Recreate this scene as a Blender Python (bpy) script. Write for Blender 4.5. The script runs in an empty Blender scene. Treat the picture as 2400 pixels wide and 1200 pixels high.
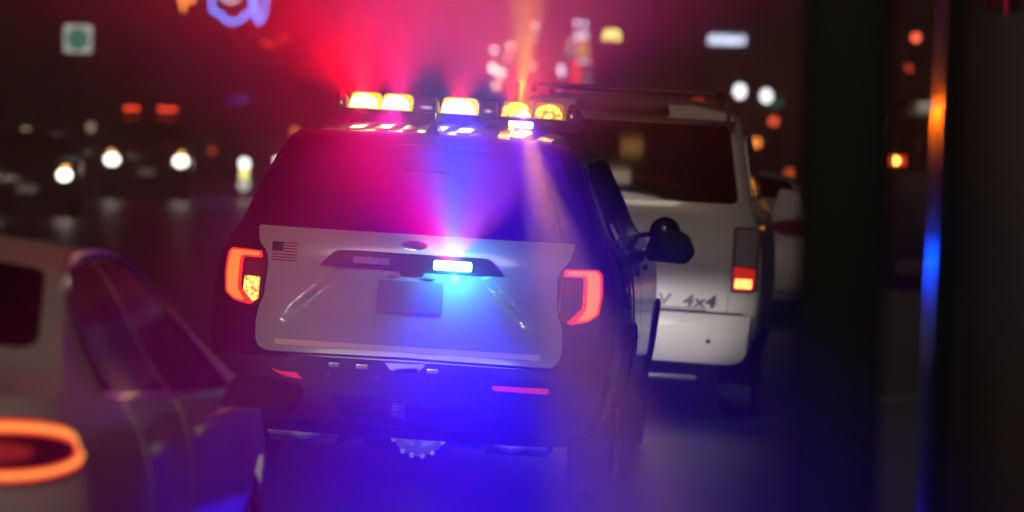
import bpy, bmesh, math, random
import numpy as np
from mathutils import Vector, Matrix
random.seed(7)
R = math.radians
sc = bpy.context.scene
col = sc.collection

# ------------------------------------------------------------------ camera
FPX, CAM_H = 10000.0, 1.75                       # focal length in px of a 2400 px wide frame
PITCH, ROLL = math.atan(308 / FPX), R(1.6)
cd = bpy.data.cameras.new('camera'); cam = bpy.data.objects.new('camera', cd); col.objects.link(cam)
cd.sensor_width = 36; cd.lens = 36 * FPX / 2400; cd.clip_end = 1000; cd.clip_start = .1
fwd = Vector((0, math.cos(PITCH), -math.sin(PITCH))); r0 = Vector((1, 0, 0)); u0 = r0.cross(fwd)
right = r0 * math.cos(ROLL) + u0 * math.sin(ROLL); up = u0 * math.cos(ROLL) - r0 * math.sin(ROLL)
C = Vector((0, 0, CAM_H))
cam.matrix_world = Matrix(((right.x, up.x, -fwd.x, 0), (right.y, up.y, -fwd.y, 0), (right.z, up.z, -fwd.z, CAM_H), (0, 0, 0, 1)))
cd.dof.use_dof = True; cd.dof.focus_distance = 19.9; cd.dof.aperture_fstop = 2.3; cd.dof.aperture_blades = 0
sc.camera = cam

def at(x, y, Y):                                  # photo pixel -> point at depth Y
    d = fwd + right * (x - 1200) / FPX - up * (y - 600) / FPX
    return C + d * (Y / d.y)

# ------------------------------------------------------------------ world, sun, exposure
SUN_EL, SUN_AZ = 34, 188                          # night: a weak glow of street light from behind the photographer
w = bpy.data.worlds.new('World'); sc.world = w; w.use_nodes = True
nt = w.node_tree; sky = nt.nodes.new('ShaderNodeTexSky'); sky.sky_type = 'NISHITA'; sky.sun_disc = False
sky.sun_elevation = R(SUN_EL); sky.sun_rotation = R(SUN_AZ)
nt.links.new(sky.outputs[0], nt.nodes['Background'].inputs[0]); nt.nodes['Background'].inputs[1].default_value = .00012
sd = bpy.data.lights.new('sun', 'SUN'); sun = bpy.data.objects.new('sun', sd); col.objects.link(sun)
sd.energy = .46; sd.angle = R(14); sd.color = (1, .84, .66)
az = R(SUN_AZ); sdir = Vector((math.sin(az) * math.cos(R(SUN_EL)), math.cos(az) * math.cos(R(SUN_EL)), math.sin(R(SUN_EL))))
sun.rotation_euler = (-sdir).to_track_quat('-Z', 'Y').to_euler(); sun.location = (0, -5, 11)
vs = sc.view_settings; vs.view_transform = 'Standard'; vs.look = 'None'; vs.exposure = 0; vs.gamma = 1; vs.use_curve_mapping = False
sc.cycles.use_denoising = True
sc.cycles.sample_clamp_indirect = 4
sc.cycles.volume_bounces = 0
sc.cycles.max_bounces = 5; sc.cycles.diffuse_bounces = 2; sc.cycles.glossy_bounces = 3; sc.cycles.transmission_bounces = 4

# ------------------------------------------------------------------ materials
MATS = {}
def mat(name, color, rough=.5, metal=0, coat=0, emit=None, es=0, noise=0, nscale=20, bump=0, spec=.5, trans=0, rvar=0):
    if name in MATS: return MATS[name]
    m = bpy.data.materials.new(name); m.use_nodes = True; n = m.node_tree; b = n.nodes['Principled BSDF']
    b.inputs['Base Color'].default_value = (*color, 1); b.inputs['Roughness'].default_value = rough
    b.inputs['Metallic'].default_value = metal; b.inputs['Coat Weight'].default_value = coat
    b.inputs['Coat Roughness'].default_value = .08
    b.inputs['Specular IOR Level'].default_value = spec; b.inputs['Transmission Weight'].default_value = trans
    if emit: b.inputs['Emission Color'].default_value = (*emit, 1); b.inputs['Emission Strength'].default_value = es
    if noise or bump or rvar:
        tc = n.nodes.new('ShaderNodeTexCoord'); tx = n.nodes.new('ShaderNodeTexNoise')
        tx.inputs['Scale'].default_value = nscale; tx.inputs['Detail'].default_value = 6; tx.inputs['Roughness'].default_value = .62
        n.links.new(tc.outputs['Object'], tx.inputs['Vector'])
        if noise:
            mx = n.nodes.new('ShaderNodeMix'); mx.data_type = 'RGBA'
            mx.inputs[6].default_value = (*[c * (1 - noise) for c in color], 1); mx.inputs[7].default_value = (*[min(1, c * (1 + noise)) for c in color], 1)
            n.links.new(tx.outputs[0], mx.inputs[0]); n.links.new(mx.outputs[2], b.inputs['Base Color'])
        if rvar:
            mr = n.nodes.new('ShaderNodeMapRange'); mr.inputs[1].default_value = .3; mr.inputs[2].default_value = .7
            mr.inputs[3].default_value = max(.02, rough - rvar); mr.inputs[4].default_value = rough + rvar
            n.links.new(tx.outputs[0], mr.inputs[0]); n.links.new(mr.outputs[0], b.inputs['Roughness'])
        if bump:
            bp = n.nodes.new('ShaderNodeBump'); bp.inputs['Strength'].default_value = bump; bp.inputs['Distance'].default_value = .01
            n.links.new(tx.outputs[0], bp.inputs['Height']); n.links.new(bp.outputs[0], b.inputs['Normal'])
    MATS[name] = m; return m
def emat(name, color, s, noise=0, nscale=60):     # a lit lens: emission with the uneven brightness of a moulded lens
    if name in MATS: return MATS[name]
    m = mat(name, tuple(.2 * c for c in color), .25, emit=color, es=s)
    if noise:
        n = m.node_tree; b = n.nodes['Principled BSDF']; tc = n.nodes.new('ShaderNodeTexCoord'); v = n.nodes.new('ShaderNodeTexVoronoi')
        v.inputs['Scale'].default_value = nscale; n.links.new(tc.outputs['Object'], v.inputs['Vector'])
        mr = n.nodes.new('ShaderNodeMapRange'); mr.inputs[1].default_value = 0; mr.inputs[2].default_value = .7
        mr.inputs[3].default_value = s * (1 + noise); mr.inputs[4].default_value = s * (1 - noise)
        n.links.new(v.outputs['Distance'], mr.inputs[0]); n.links.new(mr.outputs[0], b.inputs['Emission Strength'])
    return m

M_black = mat('black car paint', (.006, .006, .007), .22, coat=.5, spec=.35, rvar=.06, nscale=6)
M_white = mat('white car paint', (.50, .485, .47), .35, coat=.8, noise=.05, nscale=5, rvar=.08)
M_gate = mat('white tailgate paint', (.40, .395, .39), .35, coat=.7, noise=.05, nscale=5, rvar=.08)
M_roofw = mat('white roof paint', (.55, .54, .53), .3, coat=1, noise=.05, nscale=5)
M_silver = mat('silver beige car paint', (.70, .66, .61), .38, coat=.5, spec=.3, noise=.06, nscale=9)
M_glass = mat('dark tinted glass', (.004, .004, .006), .05, spec=.35)
M_rubber = mat('black rubber', (.012, .012, .012), .75, noise=.3, nscale=40, bump=.2)
M_plast = mat('black plastic', (.012, .012, .013), .45, bump=.1, nscale=300)
M_gloss = mat('gloss black plastic', (.006, .006, .007), .12)
M_alu = mat('cast aluminium', (.62, .61, .60), .42, metal=.55, noise=.25, nscale=40, bump=.25)
M_chrome = mat('chrome', (.75, .75, .76), .12, metal=1)
M_steel = mat('dirty steel', (.30, .28, .26), .5, metal=.6, noise=.35, nscale=15, bump=.2)
M_rim = mat('steel rim', (.12, .12, .12), .4, metal=.7)
M_redlens = mat('dark red lens', (.16, .006, .006), .12, spec=.7)
M_clear = mat('clear lens', (.25, .25, .25), .08, spec=.8, noise=.6, nscale=60, bump=.5)
M_reflr = mat('red reflector', (.55, .03, .02), .25, emit=(1, .05, .02), es=.45)  # emission stands in for light the reflectors throw back
M_asph = mat('asphalt', (.015, .0145, .014), .34, noise=.5, nscale=60, bump=.5, rvar=.12, spec=.2)
M_pave = mat('pavement concrete', (.10, .095, .09), .75, noise=.25, nscale=12, bump=.3)
M_dark = mat('dark facade', (.014, .011, .010), .8, noise=.4, nscale=3, bump=.3)
M_post = mat('black painted steel', (.004, .004, .004), .5, noise=.3, nscale=30)
M_pole = mat('black gloss enamel', (.008, .007, .007), .16, noise=.2, nscale=20)
M_cab = mat('brown cabinet paint', (.035, .018, .012), .55, noise=.35, nscale=8, bump=.15)

# ------------------------------------------------------------------ mesh helpers
def new_obj(name, me, m=None, parent=None):
    o = bpy.data.objects.new(name, me); col.objects.link(o)
    for q in (m if isinstance(m, (list, tuple)) else [m]):
        if q: me.materials.append(q)
    if parent: o.parent = parent
    return o
def finish(bm, name, m, parent, ang=38):
    bmesh.ops.recalc_face_normals(bm, faces=bm.faces)
    for f in bm.faces: f.smooth = True
    for e in bm.edges:
        if len(e.link_faces) == 2 and e.calc_face_angle(0) > R(ang): e.smooth = False
    me = bpy.data.meshes.new(name); bm.to_mesh(me); bm.free()
    return new_obj(name, me, m, parent)
def box(name, c, s, m, parent=None, bevel=.008, rot=None):
    bm = bmesh.new(); bmesh.ops.create_cube(bm, size=1)
    for v in bm.verts: v.co = Vector((v.co.x * s[0], v.co.y * s[1], v.co.z * s[2]))
    if bevel: bmesh.ops.bevel(bm, geom=list(bm.edges), offset=min(bevel, min(s) * .45), segments=2, affect='EDGES', profile=.5)
    mw = Matrix.Translation(c) @ (rot.to_matrix().to_4x4() if rot else Matrix())
    bmesh.ops.transform(bm, matrix=mw, verts=bm.verts)
    return finish(bm, name, m, parent)
def tube_bm(bm, pts, rs, seg=14, cap=True):
    pts = [Vector(p) for p in pts]
    if not hasattr(rs, '__len__'): rs = [rs] * len(pts)
    rings = []
    for i, p in enumerate(pts):
        d = (pts[min(i + 1, len(pts) - 1)] - pts[max(i - 1, 0)]).normalized()
        a = d.cross(Vector((0, 0, 1)));  a = a.normalized() if a.length > .05 else d.cross(Vector((0, 1, 0))).normalized()
        b = d.cross(a)
        rings.append([bm.verts.new(p + (a * math.cos(t) + b * math.sin(t)) * rs[i]) for t in [2 * math.pi * k / seg for k in range(seg)]])
    for i in range(len(rings) - 1):
        for k in range(seg): bm.faces.new((rings[i][k], rings[i][(k + 1) % seg], rings[i + 1][(k + 1) % seg], rings[i + 1][k]))
    if cap: bm.faces.new(rings[0][::-1]); bm.faces.new(rings[-1])
def tube(name, pts, rs, m, parent=None, seg=14):
    bm = bmesh.new(); tube_bm(bm, pts, rs, seg); return finish(bm, name, m, parent)
def ball(name, c, r, m, parent=None, sc3=(1, 1, 1), seg=16):
    bm = bmesh.new(); bmesh.ops.create_uvsphere(bm, u_segments=seg, v_segments=seg // 2 + 2, radius=r)
    for v in bm.verts: v.co = Vector((v.co.x * sc3[0], v.co.y * sc3[1], v.co.z * sc3[2])) + Vector(c)
    return finish(bm, name, m, parent)
def prism(name, outline, y0, y1, m, parent=None, bevel=0):   # outline in x,z extruded along y
    bm = bmesh.new()
    a = [bm.verts.new((x, y0, z)) for x, z in outline]; b = [bm.verts.new((x, y1, z)) for x, z in outline]
    bm.faces.new(a); bm.faces.new(b[::-1]); n = len(a)
    for i in range(n): bm.faces.new((a[i], b[i], b[(i + 1) % n], a[(i + 1) % n]))
    if bevel: bmesh.ops.bevel(bm, geom=list(bm.edges), offset=bevel, segments=2, affect='EDGES', profile=.5)
    return finish(bm, name, m, parent)
def rounded(pts, r, seg=5):                       # round the corners of a polygon; r is one number or one per corner
    out = []; n = len(pts)
    for i in range(n):
        p = Vector(pts[i]); a = Vector(pts[i - 1]) - p; b = Vector(pts[(i + 1) % n]) - p
        rr = r[i] if hasattr(r, '__len__') else r
        k = min(rr, a.length * .48, b.length * .48)
        if k < 1e-4: out.append(tuple(p)); continue
        s, e = p + a.normalized() * k, p + b.normalized() * k
        for j in range(seg + 1):
            t = j / seg; out.append(tuple(s * (1 - t) ** 2 + p * 2 * t * (1 - t) + e * t * t))
    return out
def rect(x0, x1, z0, z1): return [(x0, z0), (x1, z0), (x1, z1), (x0, z1)]
def mir(o): return [(-x, z) for x, z in o][::-1]
def thing(name, label, cat, loc=(0, 0, 0), rot=(0, 0, 0), group=None):
    o = bpy.data.objects.new(name, None); col.objects.link(o); o.empty_display_size = .2
    o.location = loc; o.rotation_euler = rot; return tag(o, label, cat, group)
def tag(o, label, cat, group=None):
    o['label'] = label; o['category'] = cat
    if group: o['group'] = group
    return o
def struct(o): o['kind'] = 'structure'; return o
def spot(name, parent, loc, d, energy, color, angle, blend=.6, radius=.01):   # a spot, for real lamps and added ones
    l = bpy.data.lights.new(name, 'SPOT'); l.energy = energy; l.color = color; l.spot_size = R(angle); l.spot_blend = blend
    l.shadow_soft_size = radius
    o = bpy.data.objects.new(name, l); col.objects.link(o); o.parent = parent; o.location = loc
    o.rotation_euler = Vector(d).to_track_quat('-Z', 'Y').to_euler(); return o

# ------------------------------------------------------------------ car body forms
class Tab:                                        # smoothed table
    def __init__(s, pts, sm=.03):
        p = np.array(pts, float); lo, hi = p[0, 0] - .5, p[-1, 0] + .5
        s.x = np.linspace(lo, hi, 900); y = np.interp(s.x, p[:, 0], p[:, 1])
        h = s.x[1] - s.x[0]; k = max(1, int(2.5 * sm / h)); g = np.exp(-.5 * (np.arange(-k, k + 1) * h / sm) ** 2); g /= g.sum()
        s.y = np.convolve(np.pad(y, k, mode='edge'), g, mode='valid')
    def __call__(s, v): return float(np.interp(v, s.x, s.y))
class Form:
    def __init__(s, hw, y0, yf, top, flare, zb, wheels, wr, crown=.05, corner=.2, frontcorner=.3, belt=1.15, sm=.018):
        s.hw, s.y0, s.yf, s.top, s.flare = Tab(hw, sm), Tab(y0, .018), Tab(yf, .03), Tab(top, .05), Tab(flare, .12)
        s.zb, s.wheels, s.wr, s.crown, s.cr, s.fc, s.belt = zb, wheels, wr, crown, corner, frontcorner, belt
    def Sx(s, y, z):
        g = 1 if z < s.belt - .05 else max(.4, 1 - .6 * (z - s.belt + .05) / .15)
        return s.hw(z) + s.flare(y) * g
    def ye(s, z): return s.y0(z) + s.cr
    def yfe(s, z): return s.yf(z) - s.fc
    def Ry(s, x, z):
        u = min(1, abs(x) / s.Sx(s.ye(z), z)); return s.y0(z) + .15 * s.cr * u * u + .85 * s.cr * u ** 7
    def Fy(s, x, z):
        u = min(1, abs(x) / s.Sx(s.yfe(z), z)); return s.yf(z) - .25 * s.fc * u * u - .75 * s.fc * u ** 6
    def Tz(s, x, y):
        t = s.top(y); e = s.Sx(y, t); u = min(1, abs(x) / e); return t + s.crown * (1 - u ** 2.4)
    def zlow(s, y):
        z = s.zb
        for wy in s.wheels:
            d = abs(y - wy); r = s.wr + .055
            if d < r: z = max(z, s.wr - .01 + math.sqrt(r * r - d * d))
        return z
    def P(s, kind, a, b, off):
        if kind == 'rear':
            e = .004; p = Vector((a, s.Ry(a, b), b)); dx = (s.Ry(a + e, b) - s.Ry(a - e, b)) / (2 * e); dz = (s.Ry(a, b + e) - s.Ry(a, b - e)) / (2 * e)
            n = Vector((dx, -1, dz)).normalized()
        elif kind == 'front':
            e = .004; p = Vector((a, s.Fy(a, b), b)); dx = (s.Fy(a + e, b) - s.Fy(a - e, b)) / (2 * e); dz = (s.Fy(a, b + e) - s.Fy(a, b - e)) / (2 * e)
            n = Vector((-dx, 1, -dz)).normalized()
        elif kind in ('right', 'left'):
            sg = 1 if kind == 'right' else -1; e = .006
            p = Vector((sg * s.Sx(a, b), a, b)); dy = (s.Sx(a + e, b) - s.Sx(a - e, b)) / (2 * e); dz = (s.Sx(a, b + e) - s.Sx(a, b - e)) / (2 * e)
            n = Vector((sg, -dy, -dz)).normalized()
        else:
            e = .006; p = Vector((a, b, s.Tz(a, b))); dx = (s.Tz(a + e, b) - s.Tz(a - e, b)) / (2 * e); dy = (s.Tz(a, b + e) - s.Tz(a, b - e)) / (2 * e)
            n = Vector((-dx, -dy, 1)).normalized()
        return p + n * off
    def panel(s, kind, name, outline, m, parent, off=.006, depth=.02, grid=.05, relief=None, bulge=0):
        bm = bmesh.new(); f = bm.faces.new([bm.verts.new((a, b, 0)) for a, b in outline]); bm.normal_update()
        bmesh.ops.triangulate(bm, faces=[f], ngon_method='EAR_CLIP')
        A = [p[0] for p in outline]; B = [p[1] for p in outline]
        for lo, hi, ax in ((min(A), max(A), 0), (min(B), max(B), 1)):
            k = max(1, int((hi - lo) / grid))
            for i in range(1, k):
                c = [0, 0, 0]; c[ax] = lo + (hi - lo) * i / k; nn = [0, 0, 0]; nn[ax] = 1
                bmesh.ops.bisect_plane(bm, geom=bm.verts[:] + bm.edges[:] + bm.faces[:], plane_co=c, plane_no=nn, dist=1e-5)
        bmesh.ops.remove_doubles(bm, verts=bm.verts, dist=1e-5)
        flat = {v: (v.co.x, v.co.y) for v in bm.verts}
        border = [e for e in bm.edges if len(e.link_faces) == 1]
        bset = {v for e in border for v in e.verts}
        for v, (a, b) in flat.items():
            o = off + (relief(a, b) if relief else 0) + (bulge if v not in bset else 0)
            v.co = s.P(kind, a, b, o)
        r = bmesh.ops.extrude_edge_only(bm, edges=border)
        nv = [g for g in r['geom'] if isinstance(g, bmesh.types.BMVert)]
        src = {}
        for v in nv:
            for e in v.link_edges:
                q = e.other_vert(v)
                if q in flat: src[v] = q
        for v, q in src.items():
            a, b = flat[q]; v.co = s.P(kind, a, b, off - depth)
        return finish(bm, name, m, parent, 45)
    def shell(s, name, m, parent, nt=110, ns=34, nc=18):
        bm = bmesh.new()
        z0 = lambda q: s.zb + q * (s.top(-.3) - s.zb); z1 = lambda q: s.zb + q * (s.top(9) - s.zb)
        grid = {}
        for sg in (1, -1):
            for i in range(nt + 1):
                t = i / nt
                for j in range(ns + 1):
                    q = j / ns
                    y = (1 - t) * s.ye(z0(q)) + t * s.yfe(z1(q))
                    lo = s.zlow(y); z = lo + q * (s.top(y) - lo)
                    if i == 0: z = z0(q)
                    if i == nt: z = z1(q)
                    grid[sg, i, j] = bm.verts.new((sg * s.Sx(y, z), y, z))
            for i in range(nt):
                for j in range(ns): bm.faces.new((grid[sg, i, j], grid[sg, i + 1, j], grid[sg, i + 1, j + 1], grid[sg, i, j + 1]))
        for end, nn in ((0, 1), (nt, -1)):         # rear and front faces
            G = {}
            for j in range(ns + 1):
                zz = z0(j / ns) if end == 0 else z1(j / ns)
                X = abs(grid[1, end, j].co.x)
                for k in range(nc * 2 + 1):
                    u = -1 + k / nc; u = math.copysign(abs(u) ** .75, u)
                    if abs(abs(u) - 1) < 1e-6: G[j, k] = grid[1 if u > 0 else -1, end, j]
                    else: G[j, k] = bm.verts.new((u * X, s.Ry(u * X, zz) if end == 0 else s.Fy(u * X, zz), zz))
            for j in range(ns):
                for k in range(nc * 2): bm.faces.new((G[j, k], G[j, k + 1], G[j + 1, k + 1], G[j + 1, k]))
            s.__dict__['E%d' % (end > 0)] = [G[ns, k] for k in range(nc * 2 + 1)]
        prev = s.E0                                # top surface between the two end rows
        rows = [s.E0]
        for i in range(1, nt):
            row = []
            for k in range(nc * 2 + 1):
                u = -1 + k / nc; u = math.copysign(abs(u) ** .75, u)
                e = grid[1 if u > 0 else -1, i, ns]
                if abs(abs(u) - 1) < 1e-6: row.append(e)
                else:
                    X = abs(e.co.x); a, b = s.E0[k].co.y, s.E1[k].co.y; ya, yb = grid[1, 0, ns].co.y, grid[1, nt, ns].co.y
                    f = (e.co.y - ya) / (yb - ya); y = a + f * (b - a)
                    ed = min(1, i / 5, (nt - i) / 5)
                    row.append(bm.verts.new((u * X, y, s.top(y) + ed * s.crown * (1 - abs(u) ** 2.4))))
            rows.append(row)
        rows.append(s.E1)
        for i in range(nt):
            for k in range(nc * 2): bm.faces.new((rows[i][k], rows[i][k + 1], rows[i + 1][k + 1], rows[i + 1][k]))
        return finish(bm, name, m, parent, 50)
    def underbody(s, parent, L):
        box('underbody', (0, L / 2, s.zb + .10), (1.25, L - .5, .16), M_rubber, parent, .03)
    def wheel_set(s, parent, half=.80, rimmat=None):
        for wy in s.wheels:
            for sg in (-1, 1): wheel(parent, (sg * half, wy, s.wr), s.wr, sg, rimmat or M_rim)

def wheel(parent, c, r, sg, rimmat):
    w_ = .22; prof = [(-.5, .66), (-.5, .93), (-.42, .985), (-.2, 1), (.2, 1), (.42, .985), (.5, .93), (.5, .66)]
    bm = bmesh.new(); n = 36; rings = []
    for k in range(n):
        a = 2 * math.pi * k / n
        rings.append([bm.verts.new((c[0] + p * w_, c[1] + math.cos(a) * q * r, c[2] + math.sin(a) * q * r)) for p, q in prof])
    for k in range(n):
        for j in range(len(prof)): bm.faces.new((rings[k][j], rings[(k + 1) % n][j], rings[(k + 1) % n][(j + 1) % len(prof)], rings[k][(j + 1) % len(prof)]))
    e = bpy.data.objects.new('wheel', None); col.objects.link(e); e.parent = parent; e.empty_display_size = .1
    finish(bm, 'tyre', M_rubber, e)
    bm = bmesh.new()
    x = c[0] + sg * .06
    tube_bm(bm, [(c[0] - sg * .08, c[1], c[2]), (x, c[1], c[2])], [r * .66, r * .66], 36)
    tube_bm(bm, [(x, c[1], c[2]), (x + sg * .03, c[1], c[2])], [r * .2, r * .16], 18)
    for k in range(5):
        a = 2 * math.pi * k / 5
        p = Vector((x + sg * .012, c[1], c[2])); q = p + Vector((0, math.cos(a), math.sin(a))) * r * .62
        tube_bm(bm, [p, q], [r * .11, r * .08], 8)
    finish(bm, 'rim', rimmat, e)

# ------------------------------------------------------------------ street frame and ground
YAW = 4.3                                          # the street runs a little to the right of the view
SO = Vector((-.50, 19.8)); SD = Vector((math.sin(R(YAW)), math.cos(R(YAW)))); SN = Vector((math.cos(R(YAW)), -math.sin(R(YAW))))
CAMBER = 1.9
KERB = 1.9
def zroad(lat):
    t = math.tan(R(CAMBER))
    if lat >= -3.5: return -lat * t
    return max(0, 3.5 * t + (lat + 3.5) * t * .6)
def street(lat, along, z=None):
    p = SO + SN * lat + SD * along; return Vector((p.x, p.y, zroad(lat) if z is None else z))
def place(lat, along): return street(lat, along), (0, R(CAMBER), -R(YAW))
def lat_of(p): return (Vector((p[0], p[1])) - SO).dot(SN), (Vector((p[0], p[1])) - SO).dot(SD)
bm = bmesh.new(); lats = [-150, -60, -20, -9.4, -7, -5, -3.5, -3.3, -2, -1, 0, 1, KERB]; prev = None
for l in lats:
    row = [bm.verts.new(street(l, a)) for a in (-60, -20, 0, 20, 60, 120, 190)]
    if prev:
        for i in range(6): bm.faces.new((prev[i], row[i], row[i + 1], prev[i + 1]))
    prev = row
road = struct(finish(bm, 'road', M_asph, None, 80)); road['label'] = 'dark asphalt street'
ZP = zroad(KERB) + .12
bm = bmesh.new(); prev = None
for l, z in ((KERB + .15, ZP + .001), (3.5, ZP), (10, ZP + .05), (30, ZP + .06), (150, ZP + .06)):
    row = [bm.verts.new(street(l, a, z)) for a in (-60, -20, 0, 20, 60, 120, 190)]
    if prev:
        for i in range(6): bm.faces.new((prev[i], row[i], row[i + 1], prev[i + 1]))
    prev = row
struct(finish(bm, 'pavement', M_pave, None, 80))
kb = thing('kerb', 'x', 'x'); del kb['label']; del kb['category']; struct(kb)
bm = bmesh.new(); bmesh.ops.create_cube(bm, size=1)
for v in bm.verts: v.co = Vector((v.co.x * .148, v.co.y * .99, v.co.z * .30))
bmesh.ops.bevel(bm, geom=list(bm.edges), offset=.012, segments=2, affect='EDGES', profile=.5)
k0 = finish(bm, 'kerb_stone', M_pave, kb)
for i in range(70):
    o = k0 if i == 0 else k0.copy()
    if i: col.objects.link(o); o.parent = kb
    o.location = street(KERB + .075, -18 + i * 1.0, ZP - .14 + random.uniform(-.003, .003)); o.rotation_euler = (0, 0, -R(YAW))

#==PART2==
# ------------------------------------------------------------------ police SUV
suv_hw = [(.26, .78), (.34, .85), (.42, .905), (.55, .935), (.75, .945), (.95, .935), (1.08, .915), (1.16, .885), (1.22, .845), (1.40, .785), (1.60, .70), (1.64, .675), (1.68, .60), (1.74, .5)]
suv = Form(suv_hw,
    y0=[(.26, .10), (.34, .02), (.42, -.01), (.60, -.02), (.63, .0), (.70, .02), (.95, .03), (1.10, .055), (1.18, .085), (1.22, .11), (1.60, .40), (1.66, .45)],
    yf=[(.26, 4.90), (.40, 5.0), (.65, 5.02), (.85, 5.0), (1.0, 4.93), (1.1, 4.85)],
    top=[(.70, 1.645), (1.1, 1.672), (2.0, 1.695), (2.7, 1.68), (3.0, 1.60), (3.75, 1.14), (4.3, 1.07), (4.55, 1.0)],
    flare=[(.1, 0), (.55, .03), (1.08, .055), (1.6, .035), (3, .035), (4.1, .05), (4.5, .0), (4.72, -.05)],
    zb=.27, wheels=(1.08, 4.10), wr=.385, crown=.035, corner=.20, frontcorner=.35, belt=1.18)
loc, rot = place(0, 0)
pol = thing('police_suv', 'black police SUV with white tailgate, lit roof light bar and blue flasher', 'police car', loc, rot)
suv.shell('body_shell', M_black, pol, nt=130)
suv.underbody(pol, 5.0)
# white roof skin with raised ribs
roof = suv.panel('top', 'roof_panel', rounded([(-.60, .72), (.60, .72), (.585, 2.75), (-.585, 2.75)], .06), M_roofw, pol, .004, .012, .08)
for i in range(9):
    x = -.52 + i * .13
    suv.panel('top', 'roof_rib', rounded(rect(x - .036, x + .036, .80, 2.6), .03), M_roofw, roof, .024, .024, .08)
# rear spoiler over the glass
bm = bmesh.new(); prof = [(.30, 1.618), (.285, 1.632), (.33, 1.655), (.72, 1.682), (.72, 1.655), (.42, 1.615)]
rows = []
for k in range(25):
    u = -1 + k / 12; x = u * .655
    dy = .10 * abs(u) ** 4; dz = -.022 * u * u + .016
    rows.append([bm.verts.new((x, y + dy * (1 if y < .5 else .2), z + dz)) for y, z in prof])
for a, b in zip(rows, rows[1:]):
    for j in range(len(prof)): bm.faces.new((a[j], a[(j + 1) % len(prof)], b[(j + 1) % len(prof)], b[j]))
bm.faces.new(rows[0]); bm.faces.new(rows[-1][::-1])
spoiler = finish(bm, 'rear_spoiler', M_black, pol)
box('brake_light', (0, .296, 1.640), (.22, .012, .012), M_redlens, spoiler, .003)
# rear glass and its black frame
suv.panel('rear', 'rear_window', rounded([(-.735, 1.222), (.735, 1.222), (.645, 1.588), (-.645, 1.588)], [.05, .05, .04, .04]), M_glass, pol, .007, .015, .06)
# tailgate with the plate recess pressed into it
def ss(t): t = max(0, min(1, t)); return t * t * (3 - 2 * t)
def dent(x, z): return -.018 * ss((.34 + (1.06 - z) * .95 - abs(x)) / .018) * ss((z - .70) / .28) * ss((1.125 - z) / .02)
half = [(.0, .648), (.56, .641), (.706, .640), (.715, .78), (.703, .85), (.682, .90), (.672, 1.06), (.682, 1.10), (.722, 1.135), (.738, 1.212), (0, 1.214)]
outl = rounded(half, [0, .0, .075, .05, .02, .02, .02, .02, .02, .015, 0]); gate_o = outl + mir(outl)[1:-1]
gate = suv.panel('rear', 'tailgate', gate_o, M_gate, pol, .022, .045, .022, relief=dent)
gt = lambda nm, o, m, off, depth=.02, g=.05, **k: suv.panel('rear', nm, o, m, gate, off + .012, depth, g, **k)
gt('handle_trim', rounded([(-.435, 1.052), (-.06, 1.052), (-.05, 1.03), (.05, 1.03), (.06, 1.052), (.435, 1.052), (.36, 1.126), (-.36, 1.126)], [.01, .01, .01, .01, .01, .01, .03, .03]), M_plast, .016, .045)
gt('badge_rim', [(.064 * math.cos(t), 1.165 + .021 * math.sin(t)) for t in [2 * math.pi * k / 28 for k in range(28)]], M_chrome, .014, .01)
gt('badge', [(.059 * math.cos(t), 1.165 + .017 * math.sin(t)) for t in [2 * math.pi * k / 28 for k in range(28)]], mat('badge blue', (.01, .012, .03), .2, coat=1), .0165, .006)
M_plate = mat('number plate', (.20, .18, .24), .45, noise=.18, nscale=9)
gt('license_plate', rounded(rect(-.152, .152, .862, 1.005), .012), M_plate, .016, .03, .08)
for x, z in ((-.11, .992), (.11, .992)): gt('plate_screw', [(x + .006 * math.cos(t), z + .006 * math.sin(t)) for t in [2 * math.pi * k / 10 for k in range(10)]], M_steel, .019, .006)
gt('reflective_strip', rect(-.618, .618, .673, .701), mat('cream reflective tape', (.95, .72, .52), .4, noise=.05, nscale=30), .0125, .004)
# flag: one decal with its stripes and canton
M_fred, M_fwh, M_fbl = mat('flag red', (.22, .012, .02), .5), mat('flag white', (.5, .46, .48), .5), mat('flag blue', (.015, .015, .07), .5)
bm = bmesh.new()
fx0, fx1, fz0, fz1 = -.660, -.540, 1.062, 1.144; sh = (fz1 - fz0) / 13
for i in range(13):
    x0 = fx0 + (.052 if i < 6 else 0)
    cells = 5
    for c in range(cells):
        a, b = x0 + (fx1 - x0) * c / cells, x0 + (fx1 - x0) * (c + 1) / cells
        f = bm.faces.new([bm.verts.new(suv.P('rear', p, q, .0255)) for p, q in ((a, fz1 - (i + 1) * sh), (b, fz1 - (i + 1) * sh), (b, fz1 - i * sh), (a, fz1 - i * sh))])
        f.material_index = i % 2
for c in range(3):
    a, b = fx0 + .052 * c / 3, fx0 + .052 * (c + 1) / 3
    f = bm.faces.new([bm.verts.new(suv.P('rear', p, q, .0255)) for p, q in ((a, fz1 - 6 * sh), (b, fz1 - 6 * sh), (b, fz1), (a, fz1))]); f.material_index = 2
bmesh.ops.remove_doubles(bm, verts=bm.verts, dist=1e-5)
finish(bm, 'flag_decal', [M_fred, M_fwh, M_fbl], gate)['label'] = 'striped flag decal with dark canton'
# two LED warning lights on the handle trim: the left one dark, the right one flashing blue
gt('warning_light', rounded(rect(-.275, -.105, 1.070, 1.098), .008), M_clear, .036, .025)['label'] = 'unlit LED warning light'
lit = gt('warning_light', rounded(rect(.100, .278, 1.064, 1.102), .010), emat('blue led', (.25, .85, 1), 7), .038, .028)
lit['label'] = 'bright flashing blue LED warning light'
for x in (-.085, .085):
    pl = suv.P('rear', x, 1.026, .020); box('plate_lamp', pl, (.05, .03, .012), M_clear, gate, .003)
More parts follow.
